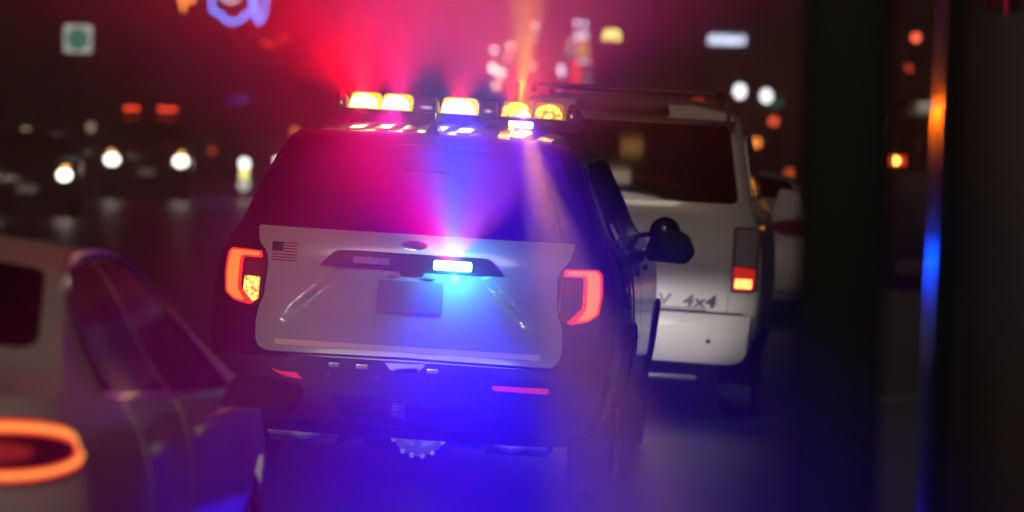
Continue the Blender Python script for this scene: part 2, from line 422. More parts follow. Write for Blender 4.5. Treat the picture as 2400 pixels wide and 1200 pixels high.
# tail lights
lamp = [(.688, 1.103), (.676, 1.075), (.684, .905), (.700, .868), (.735, .846), (.815, .862), (.862, .898), (.872, .99), (.864, 1.082), (.842, 1.105)]
lampo = rounded(lamp, .012)
glow = [(.700, 1.096), (.694, 1.066), (.778, 1.066), (.783, 1.04), (.785, .93), (.722, .860), (.742, .852), (.812, .868), (.854, .902), (.864, .99), (.857, 1.078), (.838, 1.098)]
core = [(.712, 1.089), (.708, 1.074), (.790, 1.074), (.798, 1.05), (.800, .926), (.765, .868), (.808, .876), (.844, .906), (.852, .99), (.845, 1.072), (.832, 1.090)]
inn_t = [(.696, 1.055), (.696, .985), (.770, .985), (.772, 1.055)]
inn_b = [(.698, .98), (.702, .885), (.728, .862), (.772, .918), (.771, .98)]
M_tr = emat('tail light red', (1, .035, .02), 1.1); M_tc = emat('tail light core', (1, .24, .035), 1.2)
M_turn = emat('amber turn signal', (1, .52, .10), 3.2, .75, 70)
for sg in (1, -1):
    f = (lambda o: o) if sg > 0 else mir
    tl = suv.panel('rear', 'tail_light', f(lampo), M_redlens, pol, .036, .06, .03)
    tl['label'] = 'lit C-shaped red tail light' + (' with amber turn signal flashing' if sg < 0 else '')
    suv.panel('rear', 'light_guide', f(rounded(glow, .008)), M_tr, tl, .0395, .004, .03)
    suv.panel('rear', 'light_guide_core', f(rounded(core, .010)), M_tc, tl, .0425, .004, .03)
    suv.panel('rear', 'brake_lens', f(rounded(inn_t, .006)), mat('deep red lens', (.10, .004, .006), .2, bump=.6, nscale=120, emit=(1, .03, .02), es=.06), tl, .0395, .006, .02)
    suv.panel('rear', 'turn_lens', f(rounded(inn_b, .006)), M_turn if sg < 0 else mat('dark clear lens', (.06, .03, .04), .12, bump=.8, nscale=90), tl, .0395, .006, .02)
    suv.panel('rear', 'lens_trim', f([(.6885, 1.06), (.686, .905), (.690, .905), (.6925, 1.06)]), M_chrome, tl, .0395, .004, .03)
# rear bumper with step pad, reflectors, sensors, hitch
bo = rounded([(-.90, .615), (-.89, .42), (-.80, .335), (.80, .335), (.89, .42), (.90, .615)], [.02, .08, .05, .05, .08, .02])
bump = suv.panel('rear', 'rear_bumper', bo, M_plast, pol, .016, .04, .06)
suv.panel('rear', 'reflector', [(.405, .541), (.415, .553), (.665, .553), (.67, .538), (.66, .528), (.42, .53)], M_reflr, bump, .021, .01)
suv.panel('rear', 'reflector', [(-.475, .528), (-.505, .556), (-.57, .556), (-.62, .565), (-.58, .543), (-.56, .532)], M_reflr, bump, .021, .01)
for x in (-.36, -.13, .13, .36): suv.panel('rear', 'parking_sensor', [(x + .013 * math.cos(t), .553 + .013 * math.sin(t)) for t in [2 * math.pi * k / 14 for k in range(14)]], mat('sensor grey', (.05, .05, .055), .4), bump, .0195, .01)
suv.panel('rear', 'bumper_step', rounded(rect(-.55, .55, .578, .625), .01), M_plast, bump, .024, .03)
for x, ww in ((-.33, .05), (-.20, .055), (.13, .055)): suv.panel('rear', 'bumper_glint', rounded(rect(x - ww / 2, x + ww / 2, .588, .602), .004), M_chrome, bump, .027, .006)  # chrome pieces added as the plate lamps' glints on the bumper
suv.panel('rear', 'tailgate_latch', rounded([(-.10, .618), (-.06, .585), (.06, .585), (.10, .618)], .006), M_gloss, bump, .03, .03)
suv.panel('rear', 'lower_grille', rounded([(-.34, .46), (-.28, .375), (.28, .375), (.34, .46)], .03), M_gloss, bump, .019, .01)
hb = thing('tow_hitch', 'x', 'x'); del hb['label']; del hb['category']; hb.parent = pol
box('receiver', (-.015, -.01, .405), (.07, .12, .07), M_plast, hb, .006)
for z in (.43, .415, .392): box('hitch_slot', (-.03, -.073, z), (.025, .006, .003), M_chrome, hb, 0)
# exhaust, axle cover, suspension seen below the bumper
for sg in (-1, 1):
    bm = bmesh.new(); tube_bm(bm, [(sg * .34, .42, .285), (sg * .36, .42, .285), (sg * .66, .42, .285), (sg * .68, .42, .285)], [.055, .085, .085, .055], 20)
    for v in bm.verts: v.co.y = .42 + (v.co.y - .42) * 1.3
    finish(bm, 'muffler', M_steel, pol)
    tube('tail_pipe', [(sg * .30, .40, .30), (sg * .24, .30, .27), (sg * .22, .12, .25)], [.022, .022, .026], M_rubber, pol)
    tube('suspension_arm', [(sg * .12, 1.0, .22), (sg * .4, 1.05, .19), (sg * .68, 1.08, .30)], [.035, .03, .04], M_rubber, pol)
    tube('heat_shield', [(sg * .42, .30, .262), (sg * .50, .285, .245), (sg * .56, .285, .262), (sg * .66, .30, .255)], [.02, .028, .024, .02], M_alu, pol)
df = prism('axle_cover', [(.13 * math.cos(t) , .245 + .115 * math.sin(t)) for t in [2 * math.pi * k / 32 for k in range(32)]], .86, 1.12, M_alu, pol, .008)
prism('cover_rib', rounded([(.10 * math.cos(t), .25 + .075 * math.sin(t)) for t in [math.pi + math.pi * k / 14 for k in range(15)]] + [(.075 * math.cos(t), .25 + .05 * math.sin(t)) for t in [2 * math.pi - math.pi * k / 14 for k in range(15)]], .001), .845, .862, M_alu, df)
for a in (200, 235, 270 - 12, 270 + 12, 305, 340):
    x, z = .126 * math.cos(R(a)), .245 + .113 * math.sin(R(a))
    tube('bolt', [(x, .88, z), (x, .842, z)], .014, M_alu, df, 12); tube('bolt_head', [(x, .842, z), (x, .834, z)], .009, M_chrome, df, 6)
tube('drain_plug', [(0, .88, .19), (0, .84, .19)], .017, M_steel, df, 14)
# side glass, pillars, trims, handles, doors
for side, sg in (('right', 1), ('left', -1)):
    for nm, o in (('quarter_window', [(.50, 1.235), (1.12, 1.225), (1.12, 1.585), (.80, 1.575), (.62, 1.48)]),
                  ('rear_door_window', [(1.19, 1.225), (2.10, 1.215), (2.10, 1.60), (1.19, 1.588)]),
                  ('front_door_window', [(2.17, 1.213), (3.38, 1.205), (3.30, 1.30), (2.92, 1.565), (2.80, 1.60), (2.17, 1.602)])):
        suv.panel(side, nm, rounded(o, .03), M_glass, pol, .005, .012, .07)
    suv.panel(side, 'belt_moulding', rounded([(.50, 1.20), (3.50, 1.19), (3.50, 1.203), (.50, 1.215)], .003), M_gloss, pol, .009, .012, .08)
    suv.panel(side, 'drip_rail', rounded([(.75, 1.612), (2.85, 1.628), (2.85, 1.640), (.75, 1.624)], .003), M_gloss, pol, .012, .016, .08)
    for nm, o in (('rear_door', [(1.20, .62), (1.62, .42), (2.12, .40), (2.13, 1.18), (1.19, 1.185)]), ('front_door', [(2.16, .40), (3.30, .40), (3.36, 1.17), (2.16, 1.18)])):
        d = suv.panel(side, nm, rounded(o, .05), M_black, pol, .006, .012, .06)
        hy = 1.42 if nm == 'rear_door' else 2.42
        p = suv.P(side, hy, 1.06, .028); box('door_handle', p, (.03, .20, .03), M_black, d, .012)
    suv.panel(side, 'sill_trim', rounded([(1.55, .30), (3.62, .30), (3.62, .37), (1.55, .37)], .02), M_plast, pol, .012, .02, .1)
    # wheel arch lips
    for wy in suv.wheels:
        pts = []
        for k in range(25):
            a = R(8 + 164 * k / 24); y = wy + .445 * math.cos(a); z = .375 + .445 * math.sin(a); pts.append(suv.P(side, y, z, .004))
        tube('arch_lip', pts, .018, M_plast, pol, 8)
    # mirror
    mb = prism('mirror', rounded([(sg * 0.955, 1.080), (sg * 1.170, 1.070), (sg * 1.215, 1.130), (sg * 1.180, 1.220), (sg * 1.110, 1.250), (sg * 0.990, 1.235), (sg * 0.955, 1.165)], .03), 2.98, 3.16, M_gloss, pol, .02)
    prism('mirror_glass', rounded([(sg * 0.980, 1.095), (sg * 1.160, 1.090), (sg * 1.190, 1.135), (sg * 1.160, 1.210), (sg * 1.000, 1.220), (sg * 0.975, 1.165)], .02), 2.972, 2.979, M_glass, mb)
    box('mirror_arm', (sg * .93, 3.10, 1.12), (.14, .09, .05), M_gloss, mb, .015)
    # spotlight on the pillar
    slp = ball('spotlight', (sg * 1.035, 3.34, 1.225), .085, M_gloss, pol, (1, .9, 1), 22)
    tube('spotlight_stem', [(sg * .90, 3.36, 1.20), (sg * 1.0, 3.34, 1.22)], .014, M_gloss, slp, 8)
suv.panel('right', 'fuel_flap', [(.86 + .075 * math.cos(t), .98 + .075 * math.sin(t)) for t in [2 * math.pi * k / 20 for k in range(20)]], M_black, pol, .005, .01)
suv.wheel_set(pol, .84)
# windscreen, bonnet, headlights, grille at the front
suv.panel('top', 'windscreen', rounded([(-.60, 3.06), (.60, 3.06), (.72, 3.66), (-.72, 3.66)], .05), M_glass, pol, .006, .012, .08)
suv.panel('front', 'grille', rounded(rect(-.55, .55, .62, .88), .05), M_gloss, pol, .008, .02, .06)
suv.panel('front', 'front_bumper', rounded(rect(-.72, .72, .34, .55), .06), M_plast, pol, .012, .03, .08)
M_hl = emat('white headlight', (1, .95, .85), 9)
for sg in (-1, 1):
    h = suv.panel('front', 'headlight', rounded([(sg * .58, .72), (sg * .78, .74), (sg * .79, .88), (sg * .58, .86)], .02), M_hl, pol, .012, .03, .05)
    box('beam_cutoff_plate', (sg * .62, 5.03, .7435), (.34, .16, .008), M_gloss, h, .002)  # unseen plate added to cut the beam to a straight top edge
    spot('headlight_beam', pol, (sg * .62, 5.045, .736), (0, 1, -.20), 100, (1, .95, .86), 80, .5, .005)
# antenna fin on the roof
bm = bmesh.new(); 
for p in ((-.035, .62, 1.695), (.035, .62, 1.695), (.02, .80, 1.70), (-.02, .80, 1.70), (0, .72, 1.795), (0, .75, 1.795)): bm.verts.new(p)
bm.verts.ensure_lookup_table(); V = bm.verts
for f in ((0, 1, 4), (1, 2, 5, 4), (2, 3, 5), (3, 0, 4, 5), (0, 3, 2, 1)): bm.faces.new([V[i] for i in f])
bmesh.ops.subdivide_edges(bm, edges=bm.edges[:], cuts=2, use_grid_fill=True)
for v in bm.verts:
    h = (v.co.z - 1.69) / .10; k = max(.12, (1 - h)) ** 1.6 / max(.12, 1 - h)
    v.co.x *= k
finish(bm, 'antenna_fin', M_gloss, pol)

# roof light bar: black base on two feet, a row of domed lens modules, a lower row of slim lamps
LBY, LBZ = 1.95, 1.795
lb = thing('light_bar', 'x', 'x'); del lb['label']; del lb['category']; lb.parent = pol
prism('base', rounded([(-.63, LBZ - .062), (.63, LBZ - .062), (.65, LBZ - .03), (.63, LBZ), (-.63, LBZ), (-.65, LBZ - .03)], .012), LBY - .15, LBY + .15, M_plast, lb, .006)
for x in (-.50, .50): box('foot', (x, LBY, LBZ - .077), (.08, .20, .05), M_plast, lb, .01)
M_lit = emat('amber white strobe', (1, .80, .36), 7, .4, 60); M_amb = emat('amber lens glow', (1, .55, .03), 4, .8, 40); M_dlens = mat('smoked lens', (.10, .05, .06), .08, spec=.8)
M_tint = mat('amber clear lens', (.35, .15, .02), .08, spec=.8, emit=(1, .42, .02), es=.35)
M_tint2 = mat('lit amber lens', (.35, .15, .02), .08, spec=.8, emit=(1, .60, .02), es=1.5)
mods = [(-.62, -.555, 'd'), (-.548, -.395, 'L'), (-.385, -.235, 'L'), (-.225, -.09, 'd'), (-.08, .10, 'L'), (.11, .215, 'd'), (.225, .385, 'A'), (.395, .545, 'A'), (.555, .62, 'd')]
def dome(name, x0, x1, z0, h, m, d0=.135, d1=.10, ins=.016, par=None):
    bm = bmesh.new()
    lv = [(0, 0, d0), (.65, ins * .4, d0 * .95), (.92, ins * .8, d1), (1, ins * 1.8, d1 * .85)]
    rings = []
    for q, i_, d in lv:
        o = rounded([(x0 + i_, -d), (x1 - i_, -d), (x1 - i_, d), (x0 + i_, d)], .02, 3); rings.append([bm.verts.new((x, LBY + y, z0 + q * h)) for x, y in o])
    n = len(rings[0])
    for a, b in zip(rings, rings[1:]):
        for k in range(n): bm.faces.new((a[k], a[(k + 1) % n], b[(k + 1) % n], b[k]))
    bm.faces.new(rings[-1]); bm.faces.new(rings[0][::-1])
    return finish(bm, name, m, par or lb, 50)
for x0, x1, k in mods:
    dm = dome('lens_module', x0, x1, LBZ + .001, .085, M_dlens if k == 'd' else (M_tint2 if k == 'L' else M_tint))
    if k in 'LA':                                   # the strobe behind the lens, proud of its rear face
        w2 = (x1 - x0) / 2; cx = (x0 + x1) / 2
        st = prism('strobe', [(cx + w2 * .93 * math.cos(t), LBZ + .008 + .070 * max(0, math.sin(t)) ** .8) for t in [math.pi * j / 14 for j in range(15)]], LBY - .1385, LBY - .130, M_lit if k == 'L' else M_amb, lb)
for i in range(8):                                  # lower slim lamps
    x = -.47 + i * .134
    on = i == 6
    box('slim_lamp', (x, LBY - .152, LBZ - .032), (.122, .012, .030), emat('amber slim lamp', (1, .72, .16), 8) if on else M_dlens, lb, .004)
#==LIGHTS==
# spots, most added so the haze imitates lens glare round the lamps
def aim(az_, pt_): return (math.sin(R(az_)) * math.cos(R(pt_)), -math.cos(R(az_)) * math.cos(R(pt_)), math.sin(R(pt_)))
RL, RM, OR = (-.47, LBY - .18, LBZ + .05), (-.30, LBY - .18, LBZ + .05), (.33, LBY - .18, LBZ + .05)
CN = (.02, LBY - .18, LBZ + .05)
K = 1.75
def beam(name, p, d, ang, rgb, bl=1):
    e = max(rgb); return spot(name, pol, p, d, e * K, tuple(c / e for c in rgb), ang, bl, .012)
beam('added_strobe_spot', RL, (-.10, .05, 1), 152, (2300, 0, 0), .45)
beam('added_strobe_spot', RL, (-1, -.55, .02), 84, (380, 0, 3), .9)
beam('added_strobe_spot', OR, (1, -.75, .10), 70, (110, 0, 10), .9)
beam('added_strobe_spot', RL, (-.14, -.10, 1), 66, (200, 200, 340))
beam('added_strobe_spot', RL, (-.75, -.10, 1), 110, (2600, 0, 0))
beam('added_strobe_spot', RL, aim(-6, 25), 46, (350, 0, 0))
beam('added_strobe_spot', RL, aim(5.5, -2.3), 4.0, (380, 0, 30))
beam('added_strobe_spot', RM, (.15, -.10, 1), 110, (1500, 10, 200))
beam('added_strobe_spot', RM, aim(5.7, 26), 40, (260, 0, 20))
beam('added_strobe_spot', RM, aim(5.4, -2.2), 4.0, (1250, 10, 450))
beam('added_strobe_spot', CN, (0, .05, 1), 130, (1300, 0, 60))
beam('added_strobe_spot', CN, aim(5.7, 15), 26, (160, 0, 4))
beam('added_strobe_spot', CN, aim(5.3, -3.0), 5.2, (60, 0, 2300))
beam('added_strobe_spot', OR, (0, .05, 1), 150, (1800, 0, 0), .45)
beam('added_strobe_spot', OR, (-.05, -.1, 1), 50, (900, 330, 0))
beam('added_strobe_spot', OR, aim(4.4, 22), 10, (2200, 1300, 0))
beam('added_strobe_spot', OR, aim(5.15, -3.0), 1.5, (5000, 1700, 0))
beam('added_strobe_spot', OR, aim(4.9, -2.8), 4.2, (200, 10, 1500))
beam('added_strobe_spot', OR, aim(8.3, .5), 3, (160, 22, 0))  # added spot for the orange glint on the slim post
beam('slim_spot', (.33, LBY - .19, LBZ - .02), (0, -.3, 1), 110, (340, 230, 0))  # added for the yellow bloom round the slim lamp
spot('slim_spot', pol, (.33, LBY - .17, LBZ - .03), (0, -.6, -1), 60, (1, .50, .05), 120, .8, .02)
lp = suv.P('rear', .189, 1.083, .07)
beam('added_led_spot', lp, (-.06, -.22, 1), 44, (0, 2300, 2600))
beam('added_led_spot', lp, (.06, -.6, 1), 72, (500, 340, 3300))  # red added to the LED spots for violet glare over the window
beam('added_led_spot', lp, (-.62, -.6, 1), 66, (5000, 0, 900))
beam('added_led_spot', lp, (.45, -.6, 1), 52, (2400, 200, 1500))
beam('added_led_spot', lp, aim(9, -30), 50, (0, 8, 3000))
beam('added_led_spot', lp, aim(2, -30), 54, (0, 10, 1000))
beam('added_led_spot', lp, aim(9, -12), 14, (0, 0, 800))
beam('added_led_spot', lp, aim(10.3, 2.2), 3, (0, 10, 200))  # added spot for the blue glint on the slim post
spot('led_pool_spot', pol, lp + Vector((0, -.12, 0)), (0, 1, -.2), 11, (.02, .45, 1), 150, .9, .02)  # added spot aimed back at the tailgate for a blue pool
# ------------------------------------------------------------------ white SUV ahead of the police car
def text_mesh(name, body, size, m, parent, M4):
    cu = bpy.data.curves.new(name, 'FONT'); cu.body = body; cu.size = size; cu.extrude = .004; cu.offset = .0035; cu.shear = .12; cu.align_x = 'CENTER'; cu.space_character = 1.15
    t = bpy.data.objects.new(name, cu); col.objects.link(t)
    me = bpy.data.meshes.new_from_object(t.evaluated_get(bpy.context.evaluated_depsgraph_get())); me.materials.clear()
    bpy.data.objects.remove(t)
    o = new_obj(name, me, m, parent); o.matrix_local = M4; return o
def zu(z): return z + .115 * ss((z - 1.02) / .2)
def zo(o): return [(a, zu(b)) for a, b in o]
trk = Form([(zu(a), b) for a, b in [(.30, .74), (.36, .80), (.42, .86), (.55, .905), (.75, .925), (1.0, .915), (1.10, .895), (1.20, .845), (1.40, .80), (1.70, .735), (1.78, .70), (1.83, .60)]],
    y0=[(zu(a), b) for a, b in [(.30, .12), (.36, .05), (.44, 0), (.60, -.01), (.64, .03), (.72, .05), (1.0, .055), (1.16, .08), (1.22, .10), (1.72, .30), (1.83, .38)]],
    yf=[(.30, 4.40), (.5, 4.52), (.9, 4.5), (1.1, 4.4)],
    top=[(.6, 1.905), (1.2, 1.945), (2.3, 1.945), (2.6, 1.875), (3.2, 1.31), (4.0, 1.18), (4.2, 1.10)],
    flare=[(.1, 0), (.5, .02), (1.0, .05), (1.5, .02), (3.5, .05), (4.1, -.02)], zb=.36, wheels=(.95, 3.6), wr=.38, crown=.04, corner=.18, frontcorner=.3, belt=1.28)
tl_, ta_ = lat_of((.575, 26.2)); loc, rot = place(tl_, ta_)
wt = thing('white_suv', 'white four-wheel-drive SUV with black roof rack ahead of the police car', 'suv', loc, rot)
trk.shell('body_shell', M_white, wt); trk.underbody(wt, 4.5); trk.wheel_set(wt, .80)
tg = trk.panel('rear', 'tailgate', rounded([(-.725, .665), (.725, .665), (.735, 1.30), (-.735, 1.30)], .02), M_white, wt, .008, .025, .05, relief=lambda x, z: -.012 * ss((1.22 - z) / .03) * ss((z - .86) / .10) * ss((.66 - abs(x)) / .05))
for ch, x in (('S', .262), ('V', .335), ('4', .487), ('x', .556), ('4', .622)):
    text_mesh('letter', ch, .098, mat('black chrome lettering', (.006, .006, .007), .35), tg, Matrix.Translation(trk.P('rear', x, .700, .0085)) @ Matrix.Rotation(R(88), 4, 'X') @ Matrix.Scale(1.25, 4, (1, 0, 0)))
trk.panel('rear', 'license_plate', rounded(rect(-.16, .16, .82, .96), .01), M_plate, tg, .006, .012)
trk.panel('rear', 'tailgate_handle', rounded(rect(-.12, .12, .99, 1.03), .015), M_plast, tg, .012, .02)
trk.panel('rear', 'rear_window', rounded(zo([(-.755, 1.225), (.755, 1.225), (.665, 1.70), (-.665, 1.70)]), .05), M_glass, wt, .006, .02, .06)
bmp = trk.panel('rear', 'rear_bumper', rounded([(-.85, .640), (-.83, .42), (-.77, .385), (.77, .385), (.83, .42), (.85, .640)], [.01, .05, .03, .03, .05, .01]), M_white, wt, .045, .07, .06)
trk.panel('rear', 'bumper_gap', rounded(rect(-.80, .80, .636, .668), .005), M_plast, bmp, .03, .04)
trk.panel('rear', 'plate_lamp_bar', rounded(rect(.20, .60, .672, .690), .004), M_clear, bmp, .03, .03)
trk.panel('rear', 'tow_eye_cover', [(.62 + .014 * math.cos(t), .50 + .014 * math.sin(t)) for t in [2 * math.pi * k / 16 for k in range(16)]], M_plast, bmp, .048, .006)
for sg in (1, -1):
    f = (lambda o: o) if sg > 0 else mir
    t = trk.panel('rear', 'tail_light', f(rounded([(.742, .80), (.86, .80), (.885, .84), (.885, 1.17), (.85, 1.20), (.742, 1.20)], .012)), M_redlens, wt, .02, .04, .03)
    trk.panel('rear', 'clear_lens', f(rounded([(.750, .97), (.872, .955), (.875, 1.165), (.845, 1.187), (.750, 1.187)], .008)), M_clear, t, .024, .006, .03)
    trk.panel('rear', 'red_lens', f(rounded([(.750, .815), (.860, .815), (.872, .84), (.872, .945), (.750, .96)], .008)), emat('lit red lens', (1, .03, .01), .55), t, .024, .006, .03)
    trk.panel('rear', 'brake_lamp', f(rounded([(.757, .825), (.855, .825), (.855, .885), (.757, .885)], .01)), emat('brake lamp glow', (1, .42, .10), 3.2, .3, 40), t, .028, .006, .03)
    trk.panel('rear', 'tail_pillar_trim', f(zo([(.775, 1.235), (.79, 1.235), (.70, 1.70), (.685, 1.70)])), M_white, wt, .008, .012, .05)
sp_ = prism('roof_spoiler', rounded(zo([(-.70, 1.735), (.70, 1.735), (.685, 1.77), (.45, 1.815), (-.45, 1.815), (-.685, 1.77)]), .012), .26, .50, M_white, wt, .01)
prism('brake_light_pod', rounded(zo([(-.30, 1.742), (.30, 1.742), (.28, 1.835), (-.28, 1.835)]), .03), .245, .52, M_plast, sp_, .01)
for x in (-.66, .66): prism('spoiler_joint', rect(x - .012, x + .012, 1.847, 2.015), .25, .49, M_plast, sp_)
rk = thing('roof_rack', 'x', 'x'); del rk['label']; del rk['category']; rk.parent = wt
for sg in (-1, 1):
    tube('rack_rail', [(sg * .58, .65, 1.975), (sg * .58, .75, 2.015), (sg * .57, 2.2, 2.015), (sg * .56, 2.35, 1.965)], .02, M_plast, rk, 8)
for y in (.80, 1.5, 2.15): tube('rack_bar', [(-.57, y, 2.015), (.57, y, 2.015)], .014, M_plast, rk, 8)
box('rear_step', (0, .05, .265), (1.15, .14, .04), M_rim, wt, .02)
box('step_bracket', (0, .2, .31), (.5, .3, .05), M_rubber, wt, .01)
for side, sg in (('right', 1), ('left', -1)):
    for nm, o in (('cargo_window', [(.42, 1.25), (1.15, 1.24), (1.15, 1.66), (.55, 1.65)]), ('rear_door_window', [(1.22, 1.24), (2.0, 1.235), (2.0, 1.68), (1.22, 1.67)]), ('front_door_window', [(2.07, 1.235), (3.0, 1.23), (2.55, 1.64), (2.07, 1.68)])):
        trk.panel(side, nm, rounded(zo(o), .03), M_glass, wt, .005, .012, .08)
    box('side_step', (sg * .90, 2.3, .42), (.12, 1.7, .05), M_plast, wt, .02)
    mm = prism('mirror', rounded([(sg * .93, 1.22), (sg * 1.12, 1.22), (sg * 1.13, 1.40), (sg * .97, 1.42)], .03), 2.85, 2.97, M_white, wt, .02)
trk.panel('top', 'windscreen', rounded([(-.62, 2.68), (.62, 2.68), (.75, 3.12), (-.75, 3.12)], .05), M_glass, wt, .006, .012, .08)

# ------------------------------------------------------------------ sedans
def sedan_form():
    return Form([(.24, .76), (.32, .84), (.45, .895), (.62, .92), (.80, .905), (.92, .875), (.99, .83), (1.06, .775), (1.20, .70), (1.32, .625), (1.37, .58), (1.42, .50)],
        y0=[(.24, .12), (.32, .05), (.45, 0), (.62, .0), (.72, .03), (.90, .03), (1.0, .0), (1.05, .02), (1.09, .05)],
        yf=[(.24, 4.72), (.45, 4.85), (.65, 4.82), (.80, 4.70)],
        top=[(.36, 1.045), (.62, 1.085), (.95, 1.20), (1.45, 1.33), (2.0, 1.375), (2.5, 1.365), (2.75, 1.32), (3.6, .98), (4.2, .88), (4.45, .80)],
        flare=[(.1, 0), (.5, .01), (1.05, .03), (1.6, .012), (3.4, .012), (3.9, .02), (4.3, -.04)], zb=.24, wheels=(1.02, 3.86), wr=.33, crown=.045, corner=.26, frontcorner=.4, belt=1.0, sm=.045)
sed = sedan_form()
M_sglass = mat('sedan dark glass', (.004, .004, .005), .3, spec=0, coat=.12)
def sedan(name, label, loc, rot, paint, lit, group=None, front=None):
    s = thing(name, label, 'car', loc, rot, group)
    sed.shell('body_shell', paint, s, nt=120); sed.underbody(s, 4.7); sed.wheel_set(s, .80, M_alu)
    sed.panel('top', 'rear_window', rounded([(-.68, .74), (.68, .74), (.575, 1.42), (-.575, 1.42)], [.10, .10, .05, .05]), M_sglass, s, .004, .015, .06)
    sed.panel('top', 'boot_lid', rounded([(-.66, .33), (.66, .33), (.64, .67), (-.64, .67)], .04), paint, s, .004, .01, .06)
    sed.panel('top', 'windscreen', rounded([(-.54, 2.80), (.54, 2.80), (.70, 3.50), (-.70, 3.50)], .05), M_sglass, s, .004, .012, .08)
    bl = sed.panel('rear', 'boot_panel', rounded(rect(-.52, .52, .62, 1.0), .05), paint, s, .006, .015, .06)
    sed.panel('rear', 'license_plate', rounded(rect(-.15, .15, .72, .86), .01), M_plate, bl, .012, .012)
    sed.panel('rear', 'boot_trim', rounded(rect(-.45, .45, .885, .91), .01), M_chrome, bl, .012, .012)
    sed.panel('rear', 'rear_bumper', rounded(rect(-.82, .82, .33, .58), .06), paint, s, .012, .03, .06)
    for sg in (1, -1):
        f = (lambda o: o) if sg > 0 else mir
        def ell(k): 
            P_ = []
            for j in range(40):
                t = 2 * math.pi * j / 40; x, z = .675 + (.225 - k) * math.copysign(abs(math.cos(t)) ** .8, math.cos(t)), .915 + (.080 - k) * math.copysign(abs(math.sin(t)) ** .85, math.sin(t)) + (x_ := .0)
                P_.append((min(x, .868), z + .05 * (x - .675) * 0))
            return P_
        tl = sed.panel('rear', 'tail_light', f(ell(0)), M_redlens, s, .010, .03, .03)
        if lit:
            def ring(k0, k1, nm, m, off):
                # a closed light ring drawn as a tube on the lens
                bm = bmesh.new(); n = 48; rows = []
                for j in range(n):
                    t = 2 * math.pi * j / n; row = []
                    for k in (k0, (k0 + k1) / 2, k1):
                        x = .672 + (.222 - k) * math.copysign(abs(math.cos(t)) ** .8, math.cos(t)); z = .915 + (.080 - k) * math.copysign(abs(math.sin(t)) ** .85, math.sin(t))
                        row.append(bm.verts.new(sed.P('rear', sg * min(x, .875), z, off + (.004 if k not in (k0, k1) else 0))))
                    rows.append(row)
                for j in range(n):
                    a, b = rows[j], rows[(j + 1) % n]
                    for q in (0, 1): bm.faces.new((a[q], a[q + 1], b[q + 1], b[q]))
                return finish(bm, nm, m, tl)
            ring(.004, .034, 'light_ring', emat('tail ring red', (1, .04, .02), 1.0), .014)
            ring(.012, .027, 'light_ring_core', emat('tail ring core', (1, .30, .06), 1.4), .0185)
            sed.panel('rear', 'inner_lens', f([(.66 + .12 * math.cos(t), .915 + .028 * math.sin(t)) for t in [2 * math.pi * j / 24 for j in range(24)]]), mat('deep red inner lens', (.07, .004, .004), .2, bump=.7, nscale=60, emit=(1, .05, .03), es=.22), tl, .013, .005, .03)
    for side in ('right', 'left'):
        for nm, o in (('quarter_window', [(.98, 1.035), (1.22, 1.02), (1.22, 1.245), (1.12, 1.21)]), ('rear_door_window', [(1.26, 1.018), (2.08, .985), (2.08, 1.355), (1.62, 1.335), (1.26, 1.258)]), ('front_door_window', [(2.13, .982), (3.30, .945), (2.80, 1.27), (2.55, 1.335), (2.13, 1.355)])):
            sed.panel(side, nm, rounded(o, .03), M_sglass, s, .002, .012, .06)
        sed.panel(side, 'belt_trim', rounded([(.92, 1.012), (3.3, .925), (3.3, .935), (.92, 1.024)], .002), M_chrome, s, .007, .01, .08)
        tube('glint_surround', [sed.P(side, y, z, .006) for y, z in ((.93, 1.03), (1.02, 1.13), (1.12, 1.225), (1.26, 1.275), (1.45, 1.325), (1.62, 1.350), (1.85, 1.365), (2.08, 1.370), (2.35, 1.366), (2.55, 1.350), (2.8, 1.285), (3.05, 1.12), (3.32, .94))], .009, M_chrome, s, 8)  # chrome tube added to catch strobe glints along the windows
        for nm, o in (('rear_door', [(1.30, .60), (1.55, .40), (2.09, .36), (2.10, .965), (1.16, .99)]), ('front_door', [(2.12, .36), (3.20, .36), (3.28, .93), (2.13, .965)])):
            d = sed.panel(side, nm, rounded(o, .05), paint, s, .005, .010, .06)
            p = sed.P(side, 1.40 if nm == 'rear_door' else 2.35, .86, .022); box('door_handle', p, (.025, .2, .028), paint, d, .01)
        sg = 1 if side == 'right' else -1
        mm = prism('mirror', rounded([(sg * .88, .905), (sg * 1.12, .89), (sg * 1.14, .98), (sg * 1.06, 1.01), (sg * .92, 1.0)], .03), 3.0, 3.12, M_plast, s, .02)
    hm = front or M_clear
    for sg in (1, -1):
        sed.panel('front', 'headlight', (rounded if sg > 0 else lambda o, r: mir(rounded(o, r)))([(.50, .62), (.74, .64), (.76, .74), (.50, .70)], .02), hm, s, .010, .03, .05)
    sed.panel('front', 'grille', rounded(rect(-.42, .42, .42, .64), .05), M_gloss, s, .008, .02, .06)
    sed.panel('front', 'license_plate', rounded(rect(-.17, .17, .36, .47), .01), M_plate, s, .014, .02, .08)
    if lit:                                       # its low beams fall on the car in front
        for sg in (1, -1): spot('headlight_beam', s, sed.P('front', sg * .62, .68, .05), (0, 1, .0), 40, (1, .90, .78), 70, .9, .03)
    return s
tl_, ta_ = lat_of((-1.985, 10.35)); loc, rot = place(tl_, ta_); rot = (R(-1.0), R(CAMBER), -R(3.3))
sedan('silver_sedan', 'silver beige sedan with glowing red ring tail lights behind the police car', loc, rot, M_silver, True, front=M_hl)
loc, rot = place(.93, 20.0)
sedan('parked_sedan', 'white sedan parked ahead of the white SUV', loc, rot, M_white, False)

